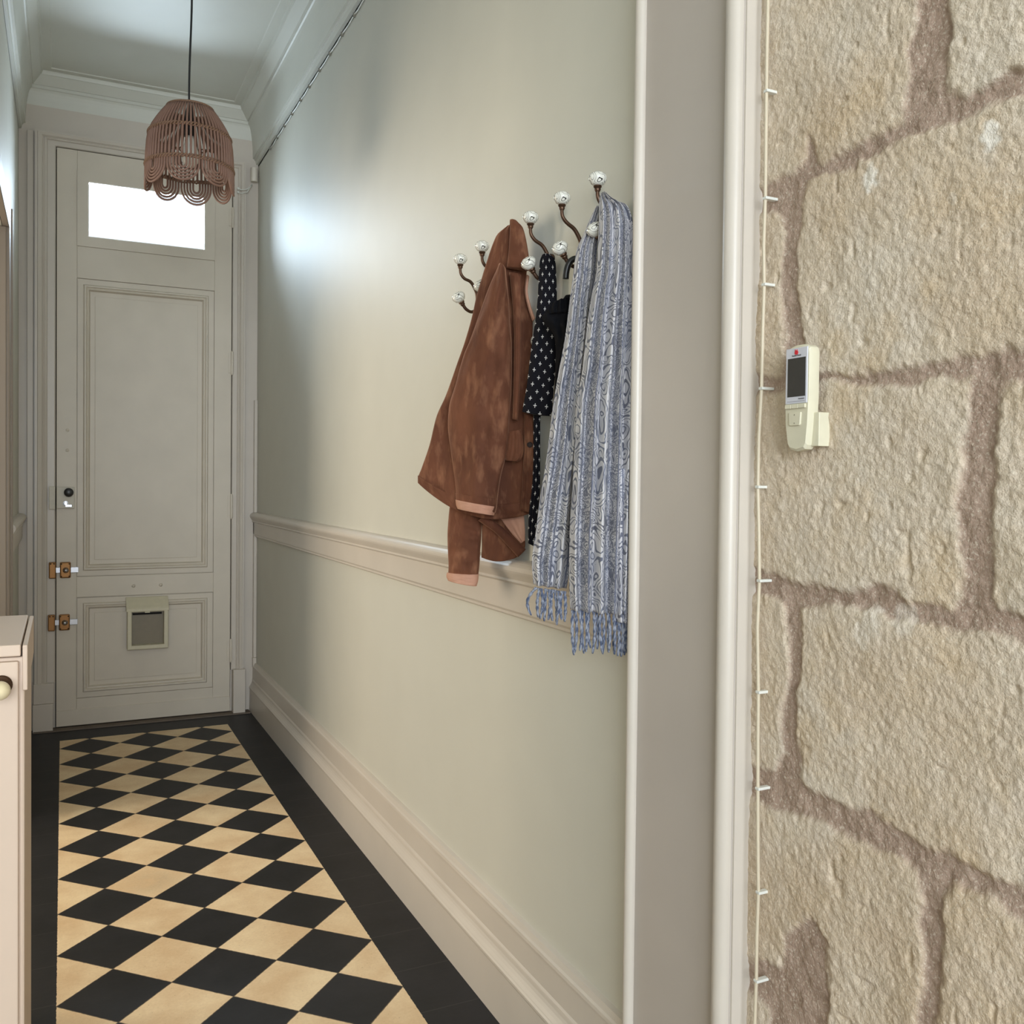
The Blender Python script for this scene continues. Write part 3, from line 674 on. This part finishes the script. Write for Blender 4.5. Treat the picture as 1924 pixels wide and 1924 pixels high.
# ------------------------------------------------------------------ cloth lofts
TOCAM = Vector((-math.sin(.43), -math.cos(.43), 0))
def interp_rows(rows, N):
    A = np.array([list(r)+[0]*(5-len(r)) for r in rows], float)
    yc = (A[:, 1]+A[:, 3])/2; d = np.concatenate([[0], np.cumsum(np.abs(np.diff(yc))+.3*np.abs(np.diff(A[:, 0]))+.3*np.abs(np.diff(A[:, 2])))]); d /= d[-1]
    tt = np.linspace(0, 1, N); out = np.empty((N, 5))
    # monotone cubic through the rows
    for c in range(5):
        y = A[:, c]; h = np.diff(d); s_ = np.diff(y)/np.maximum(h, 1e-9); m = np.zeros(len(y)); m[0] = s_[0]; m[-1] = s_[-1]
        for i in range(1, len(y)-1):
            m[i] = 0 if s_[i-1]*s_[i] <= 0 else 2*s_[i-1]*s_[i]/(s_[i-1]+s_[i])
        k = np.clip(np.searchsorted(d, tt, 'right')-1, 0, len(h)-1); x = (tt-d[k])/np.maximum(h[k], 1e-9); hk = h[k]
        out[:, c] = (2*x**3-3*x**2+1)*y[k]+(x**3-2*x**2+x)*hk*m[k]+(-2*x**3+3*x**2)*y[k+1]+(x**3-x**2)*hk*m[k+1]
    return out
def cloth(name, rows, P0, T, off, Tf, Tb, mat, par, fold=None, N=70, Mu=48, pw=.6, uvw=None, label=None, jit=0, stretch=1.0):
    R = interp_rows(rows, N); vs = []; uvs = []
    ring_n = Mu*2
    vlen = 0; prevz = None
    for i in range(N):
        xl, yl, xr, yr, sag = R[i]; v = i/(N-1)
        A = pane(P0, T, xl, yl); B = pane(P0, T, xr, yr)
        z = (A.z+B.z)/2
        if prevz is not None: vlen += abs(prevz-z)
        prevz = z; wid = (B-A).length*stretch
        loop = []
        for k in range(Mu):
            u = -1+2*k/(Mu-1); e = max(0, 1-u*u)**pw
            f = fold(u, v, i)*(min(1, (1-abs(u))*6)) if fold else 0
            p = A.lerp(B, (u+1)/2)+TOCAM*(off+Tf*e+f); p.z -= sag*.00118*(1-u*u)
            loop.append(p); uvs.append(((u+1)/2*(uvw or wid), vlen))
        for k in range(Mu):
            u = 1-2*k/(Mu-1); e = max(0, 1-u*u)**pw
            p = A.lerp(B, (u+1)/2)+TOCAM*(off-Tb*e-.0008); p.z -= sag*.00118*(1-u*u)
            loop.append(p); uvs.append(((u+1)/2*(uvw or wid)+.5, vlen))
        vs += loop
    fs = []
    for i in range(N-1):
        for j in range(ring_n):
            k = (j+1) % ring_n; fs.append((i*ring_n+j, i*ring_n+k, (i+1)*ring_n+k, (i+1)*ring_n+j))
    for base in (0, (N-1)*ring_n):
        for j in range(Mu-1):
            fs.append((base+j, base+j+1, base+ring_n-2-j, base+ring_n-1-j))
    # keep everything in front of the wall
    vs = [Vector((min(q.x, XR-.004-max(0, q.x-XR)*.02), q.y, q.z)) for q in vs]
    mb = MB(); mb.add(vs, fs); o = mb.build(name, mat, None, smooth=True)
    o.parent = par; o.matrix_parent_inverse = Matrix.Translation(-par.location)
    uvl = o.data.uv_layers.new(name='cloth'); 
    li = np.empty(len(o.data.loops), np.int32); o.data.loops.foreach_get('vertex_index', li)
    uvl.data.foreach_set('uv', np.array(uvs)[li].ravel())
    if label: o['label'] = label
    return o
def folds(seed, amp, nf=3, lean=.4):
    r = np.random.default_rng(seed); W = [(r.uniform(1.2, 4.5), r.uniform(0, 6.28), r.uniform(-lean, lean)*6, r.uniform(.4, 1), r.uniform(.5, 2.2), r.uniform(0, 6.28)) for _ in range(nf)]
    def f(u, v, i):
        s_ = 0
        for a, ph, l_, am, vf, vp in W: s_ += am*math.sin(a*3*u+ph+l_*v+.8*math.sin(vf*3*v+vp))
        return amp*s_/nf*min(1, .3+v*1.5)
    return f
def wr(seed, amp, fu, fv):            # cross wrinkles
    r = np.random.default_rng(seed); ps = r.uniform(0, 6.28, 6)
    return lambda u, v, i: amp*(math.sin(fv*v*6+fu*u*2+ps[0]+1.5*math.sin(u*2+ps[1]))*math.sin(v*3+u*2+ps[2])+.6*math.sin(fv*1.7*v*6-fu*1.3*u+ps[3]))
def plus(*fs): return lambda u, v, i: sum(f(u, v, i) for f in fs)

def dirn(b): return Vector((math.cos(math.radians(b)), -math.sin(math.radians(b)), 0))
# --- brown velvet jacket
JP = atX(955, 440, .925); JT = dirn(52)
jk = empty('jacket', JP, 'brown velvet jacket with rolled cuffs hanging on the coat hooks', 'jacket', None)
V, L = M['velvet'], M['lining']
cloth('jacket_body', [(952,427,967,427),(934,441,980,440),(926,458,988,470),(916,487,990,500),(905,523,989,530),(895,557,990,557),(887,594,1001,606),(872,646,1000,664),(861,677,1000,680),(838,742,1000,740),(820,783,1002,789),(807,836,1002,850,3),(792,880,1002,905,12),(785,900,1002,940,28),(785,907,1000,962,36)],
      JP, JT, 0, .026, .018, V, jk, plus(folds(3, .018, 4), wr(8, .0025, 2, 3)), N=110, Mu=70)
cloth('hem_band', [(785,893,1000,938,28),(785,907,1000,963,37)], JP, JT, .0015, .0275, .018, V, jk, plus(folds(3, .018, 4)), N=8, Mu=70)
cloth('sleeve', [(936,508,950,516),(918,548,954,560),(903,590,957,604),(883,646,961,660),(872,672,961,690),(857,726,960,738),(845,768,957,776),(843,800,955,812),(849,854,951,852),(856,906,940,900),(859,945,932,958)],
      JP, JT, .040, .046, .03, V, jk, plus(folds(12, .009, 4, .7), wr(4, .0042, 2, 4)), N=100, Mu=50)
cloth('cuff', [(857,926,935,936),(858,944,933,954),(859,951,931,962)], JP, JT, .042, .048, .03, V, jk, None, N=14, Mu=40)
cloth('cuff_lining', [(857,938,932,951),(858,947,930,960),(861,955,928,967)], JP, JT, .045, .050, .03, L, jk, wr(3, .0008, 3, 2), N=10, Mu=40, label='rosy lining of the rolled cuff')
cloth('sleeve', [(848,930,906,950),(843,955,905,984),(839,1010,904,1010),(840,1045,902,1035),(841,1062,901,1056),(840,1090,898,1086)], JP, JT, -.045, .026, .02, V, jk, plus(folds(21, .003, 3), wr(6, .0022, 2, 4)), N=60, Mu=40)
cloth('cuff_lining', [(838,1079,899,1082),(837,1086,898,1094),(840,1094,895,1105)], JP, JT, -.042, .028, .02, L, jk, wr(9, .001, 3, 2), N=10, Mu=36, label='rosy lining of the lower cuff')
cloth('front_panel', [(904,962,985,960),(905,994,987,1000),(905,1030,988,1024),(904,1049,986,1036,4),(908,1051,978,1046,8)], JP, JT, -.035, .014, .012, V, jk, folds(31, .004, 3), N=40, Mu=40)
cloth('lining', [(934,964,984,962),(948,985,986,982),(964,1006,987,1003),(979,1022,987,1016)], JP, JT, -.016, .004, .004, L, jk, folds(41, .0025, 3), N=30, Mu=24, label='rosy lining showing inside the hem')
cloth('front_edge', [(898,978,913,968),(929,1000,944,990),(954,1026,968,1012),(973,1047,988,1032)], JP, JT, .0, .010, .004, mk_velvet('dark_brown_velvet', (74, 44, 32), (98, 60, 44)), jk, None, N=24, Mu=20)
cloth('collar', [(957,425,970,427),(957,441,981,439),(956,465,988,466),(954,492,992,492),(951,512,994,517)], JP, JT, .050, .012, .020, V, jk, wr(14, .0008, 2, 3), N=40, Mu=30)
cloth('placket', [(956,520,978,524),(962,580,978,585),(965,650,978,655),(964,720,976,722),(962,790,972,792)], JP, JT, .042, .010, .006, V, jk, folds(51, .002, 2), N=40, Mu=20)
cloth('front_edge', [(984,780,1001,786),(983,850,1002,855),(980,910,1002,915),(977,957,999,964)], JP, JT, .034, .008, .006, V, jk, folds(55, .002, 2), N=30, Mu=20)
cloth('facing', [(988,520,994,523),(985,549,991,549),(990,578,996,575),(1000,608,1005,601)], JP, JT, .02, .006, .004, L, jk, None, N=24, Mu=12, label='paler narrow facing at the neck')
cloth('pocket', [(954,814,977,809),(953,818,979,812),(950,840,983,846),(948,860,979,863),(950,866,972,868)], JP, JT, .040, .012, .006, V, jk, folds(61, .003, 2), N=30, Mu=24)
for x, y in ((994, 837),):
    q = pane(JP, JT, x, y)+TOCAM*.0415
    child(MB().lathe([(0, 0), (.0062, 0), (.0066, .002), (.0045, .003), (.004, .0022), (0, .0022)], q, TOCAM, 16), 'button', plain('horn_button', (40, 26, 20), .8) if 'horn_button' not in bpy.data.materials else bpy.data.materials['horn_button'], jk, smooth=True, angle=40)

# --- black cross-patterned cloth on the middle hook
TP = Vector((.930, HO[2].location.y-.004, HO[2].location.z+.03)); TT = dirn(50)
tie = empty('patterned_cloth', TP, 'long black cloth with small white crosses hanging left of the paisley scarf', 'scarf')
cloth('front_tail', [(1018,480,1034,480),(1014,492,1043,489),(1012,520,1045,521),(1010,560,1046,560),(1006,600,1046,600),(1000,640,1046,640),(995,680,1044,690),(989,729,1040,735),(984,757,1038,762),(981,774,1036,782,2)],
      TP, TT, .006, .012, .008, M['cross'], tie, plus(folds(71, .004, 2)), N=80, Mu=40, uvw=.066)
cloth('rear_tail', [(1003,760,1018,762),(1003,800,1016,800),(1003,854,1016,854),(1001,906,1016,906),(994,971,1012,960),(993,1000,1008,997),(993,1022,1003,1027)], TP, TT, -.022, .006, .006, M['cross'], tie, folds(73, .002, 2), N=50, Mu=24, uvw=.03)
# --- umbrella handle and black garment on the fourth hook
UPt = Vector((.925, HO[3].location.y-.01, HO[3].location.z)); UT = dirn(45)
um = empty('umbrella', UPt, 'black umbrella hooked by its curved handle left of the paisley scarf', 'umbrella')
hp = [pane(UPt, UT, x, y) for x, y in ((1063, 524), (1064, 512), (1067, 500), (1073, 490), (1082, 486), (1091, 490), (1097, 502), (1098, 530), (1098, 570))]
child(MB().tube(bez(hp, 6), .0064, 12), 'handle', M['black'], um, smooth=True)
child(MB().tube([hp[-1]+Vector((0, 0, .01)), hp[-1]-Vector((0, 0, .12))], .0035, 8), 'shaft', M['steel'], um, smooth=True)
cloth('folded_canopy', [(1094,585,1102,585),(1088,620,1108,620),(1084,700,1112,700),(1088,800,1110,800),(1094,860,1104,860)], UPt, UT, 0, .018, .016, M['jersey'], um, lambda u, v, i: .003*math.sin(9*u), N=40, Mu=30)
GP = Vector((.935, HO[3].location.y+.03, HO[3].location.z)); GT = dirn(50)
gm = empty('black_garment', GP, 'plain black garment bunched behind the paisley scarf', 'garment')
cloth('bunched_cloth', [(1060,560,1078,562),(1050,574,1080,575),(1034,580,1082,582),(1024,590,1082,592),(1017,600,1082,602),(1024,614,1080,615),(1034,624,1080,625),(1041,640,1078,640),(1043,665,1074,665),(1042,700,1066,700),(1040,745,1056,745),(1038,784,1048,784)],
      GP, GT, .022, .020, .014, M['jersey'], gm, plus(folds(81, .006, 4, .8), wr(83, .003, 3, 4)), N=80, Mu=44)
cloth('ruffle', [(1032,577,1064,566),(1028,588,1068,580),(1030,596,1070,594)], GP, GT, .040, .012, .008, M['jersey'], gm, lambda u, v, i: .004*math.sin(11*u+2*v), N=20, Mu=44)

# --- grey blue paisley scarf
SP = Vector((.925, HO[4].location.y-.002, HO[4].location.z)); ST = dirn(50)
sf = empty('scarf', SP, 'grey and blue paisley scarf with twisted fringe hanging beside the pilaster', 'scarf')
def pleats(cent, wid, dep, ph=0):
    def f(u, v, i):
        s_ = 0
        for c, w_ in zip(cent, wid):
            s_ = max(s_, math.exp(-((u-c-.03*math.sin(5*v+c*7+ph))/w_)**2))
        return dep*(s_-.5)*min(1, .35+1.6*v)
    return f
cloth('rear_drape', [(1121,384,1130,388),(1111,404,1128,410),(1098,435,1126,440),(1085,466,1124,468),(1078,515,1122,516),(1074,545,1118,546),(1064,625,1112,626),(1050,703,1106,704),(1040,763,1102,764),(1032,828,1098,829),(1025,880,1092,882),(1016,932,1086,935),(1008,997,1080,1000),(1000,1060,1074,1062),(1003,1100,1066,1108)],
      SP, ST, -.020, .016, .008, M['scarf'], sf, plus(pleats((-.72, -.15, .42), (.20, .18, .20), .024), folds(91, .002, 2)), N=150, Mu=90, uvw=.13)
cloth('front_drape', [(1122,380,1132,381),(1121,390,1150,393),(1121,405,1172,401),(1121,420,1181,418),(1120,446,1186,447),(1116,521,1186,522),(1108,560,1186,560),(1098,625,1185,626),(1090,703,1184,704),(1080,763,1183,765),(1077,828,1182,830),(1074,880,1181,882),(1071,932,1180,934),(1067,1000,1179,1000),(1066,1080,1177,1084),(1068,1139,1174,1146)],
      SP, ST, .040, .024, .012, M['scarf'], sf, plus(pleats((-.84, -.42, .02, .45, .84), (.13, .14, .17, .14, .11), .036, 1), folds(93, .003, 2)), N=170, Mu=130, uvw=.21)
cloth('end_flap', [(1146,880,1180,882),(1147,960,1180,962),(1148,1040,1178,1042),(1150,1110,1176,1112),(1151,1160,1174,1163)], SP, ST, .048, .012, .01, M['scarf'], sf, pleats((-.4, .5), (.35, .3), .01), N=60, Mu=30, uvw=.06)
def tassels(lst):
    for x0, y0, x1, y1, off, bend in lst:
        a = pane(SP, ST, x0, y0)+TOCAM*off; b = pane(SP, ST, x1, y1)+TOCAM*off
        n = 22; mb = MB(); sid = ST
        for ph in (0, PI):
            pts = []; rad = []
            for k in range(n+1):
                t_ = k/n; c = a.lerp(b, t_)+ST*(bend*.0011*math.sin(PI*t_))
                w_ = .0016*(1-.3*t_)
                an = t_*14+ph; pts.append(c+ST*(w_*math.cos(an))+TOCAM*(w_*math.sin(an)))
                rad.append(.0023*(1-.45*max(0, t_-.75)/.25))
            mb.tube(pts, rad, 6)
        mb.v = [(min(v[0], XR-.003), v[1], v[2]) for v in mb.v]
        child(mb, 'tassel', M['tassel'], sf, smooth=True)
TL = [(1006,1101,997,1152,.03,-12),(1012,1102,1010,1156,.03,-3),(1015,1102,1013,1158,.034,4),(1024,1103,1021,1163,.03,0),(1029,1104,1028,1160,.034,3),(1036,1104,1036,1162,.034,-3),(1040,1105,1044,1170,.03,2),(1046,1106,1043,1163,.036,3),(1054,1107,1053,1160,.034,-3),(1058,1107,1058,1163,.036,2)]
xs_ = [1072,1077,1084,1090,1096,1103,1110,1116,1123,1128,1134,1140,1146]
for i, x in enumerate(xs_):
    e = [2,-1,1,3,0,2,-2,1,3,-1,4,-2,3][i]; TL.append((x, 1140, x+e, 1216+[6,2,-2,4,0,-6,3,-4,1,5,-3,2,-1][i], .045 if i % 2 else .05, [-2,3,4,-2,2,-4,3,2,-3,2,4,-2,1][i]))
for i, x in enumerate((1152, 1156, 1160, 1164, 1168, 1172)):
    TL.append((x, 1161, x-3+i % 3*2, 1222+[0,3,-3,4,1,-2][i], .042, [-2,2,-3,2,1,-1][i]))
tassels(TL)

# ------------------------------------------------------------------ thermostat
TX = .948; th = empty('thermostat', (TX, 1.025, 1.35), 'cream wall thermostat with a grey screen mounted on the stone wall', 'thermostat')
def outline(scale=1.0, y_off=0):
    P = []
    z0, z1, yl, yr = 1.352, 1.5005, 1.0485, 1.0005
    yc = (yl+yr)/2; zc = (z0+z1)/2
    pts = [(yl, z1-.010), (yl-.004, z1-.004), (yl-.010, z1-.0005)]+[(yl-.010-(yl-yr-.016)*k/6, z1+.0012*math.sin(PI*k/6)) for k in range(1, 6)]+[(yr+.006, z1-.0005), (yr+.001, z1-.004), (yr, z1-.010),
           (yr, zc), (yr+.002, z0+.035), (yr+.005, z0+.006), (yr+.009, z0), ((yl+yr)/2, z0-.003), (yl-.010, z0), (yl-.006, z0+.006), (yl-.001, z0+.035), (yl+.0005, zc)]
    return [(yc+(y-yc)*scale, zc+(z-zc)*scale) for y, z in pts]
body = MB().sweep([[(TX+.0, y, z) for y, z in outline(.955)], [(TX+.003, y, z) for y, z in outline(1.0)], [(TX+.016, y, z) for y, z in outline(1.0)], [(TX+.019, y, z) for y, z in outline(.97)]])
child(body, 'body', M['plastic'], th, smooth=True, angle=25)
fp = MB().box(TX-.0012, TX+.001, 1.0035, 1.0470, 1.4175, 1.4975)
child(fp, 'faceplate', plain('grey_white_faceplate', (206, 206, 214), .35), th, bevel=.004)
child(MB().box(TX-.0018, TX-.0008, 1.0065, 1.0425, 1.4275, 1.4830), 'screen', plain('grey_screen', (62, 60, 58), .18), th, bevel=.0006)
for y0, y1 in ((1.0055, 1.0180), (1.0188, 1.0325), (1.0333, 1.0460)):
    child(MB().box(TX-.003, TX, y0, y1, 1.4105, 1.4165), 'key', M['plastic'], th, bevel=.0008)
pad = child(MB().prism([(1.0385, 1.4050), (1.0140, 1.4050), (1.0155, 1.3880), (1.0170, 1.3860), (1.0355, 1.3860), (1.0370, 1.3880)], TX-.0026, TX+.001, 'x'), 'rocker_button', M['plastic'], th, bevel=.0008)
for z in (1.4015, 1.3895):
    child(MB().prism([(1.0272, z-.0008), (1.0252, z-.0008), (1.0262, z+.0010)], TX-.0030, TX-.0024, 'x'), 'arrow_mark', plain('mark_grey', (110, 100, 84), .6) if 'mark_grey' not in bpy.data.materials else bpy.data.materials['mark_grey'], th)
child(MB().box(TX+.011, XR+.002, .9915, 1.006, 1.3560, 1.4040).box(TX+.0195, XR+.002, .996, 1.046, 1.3575, 1.4025), 'wall_bracket', M['plastic'], th, bevel=.001)
lg = MB()
lg.sweep([[(x, 1.0252+.0034*math.cos(2*PI*k/18), 1.4905+.0031*math.sin(2*PI*k/18)) for k in range(18)] for x in (TX-.0020, TX-.0010)])
lg.prism([(1.0280, 1.4925), (1.0262, 1.4930), (1.0275, 1.4955)], TX-.0020, TX-.0010, 'x').prism([(1.0245, 1.4930), (1.0230, 1.4925), (1.0240, 1.4953)], TX-.0020, TX-.0010, 'x')
child(lg, 'logo_mark', plain('logo_red', (206, 34, 48), .5), th)
def text(s, name, size, y, z, mat):
    cu = bpy.data.curves.new(name, 'FONT'); cu.body = s; cu.size = size; cu.align_x = 'CENTER'; cu.extrude = .0002
    tmp = bpy.data.objects.new(name, cu); COL.objects.link(tmp)
    dg = bpy.context.evaluated_depsgraph_get(); me = bpy.data.meshes.new_from_object(tmp.evaluated_get(dg)); bpy.data.objects.remove(tmp)
    me.materials.clear(); me.materials.append(mat)
    o = bpy.data.objects.new(name, me); COL.objects.link(o)
    o.matrix_world = Matrix(((0, 0, -1, TX-.0016), (-1, 0, 0, y), (0, 1, 0, z), (0, 0, 0, 1)))
    mw = o.matrix_world.copy(); o.parent = th; o.matrix_parent_inverse = Matrix.Translation(-th.location); return o
text('Saunier Duval', 'lettering', .0032, 1.0250, 1.4855, plain('lettering_grey', (96, 92, 96), .6))
text('Exacontrol', 'lettering', .0026, 1.0140, 1.4235, bpy.data.materials['lettering_grey'])
child(MB().box(TX-.0014, TX-.0010, 1.0075, 1.0430, 1.4205, 1.4209), 'faceplate_line', bpy.data.materials['lettering_grey'], th)
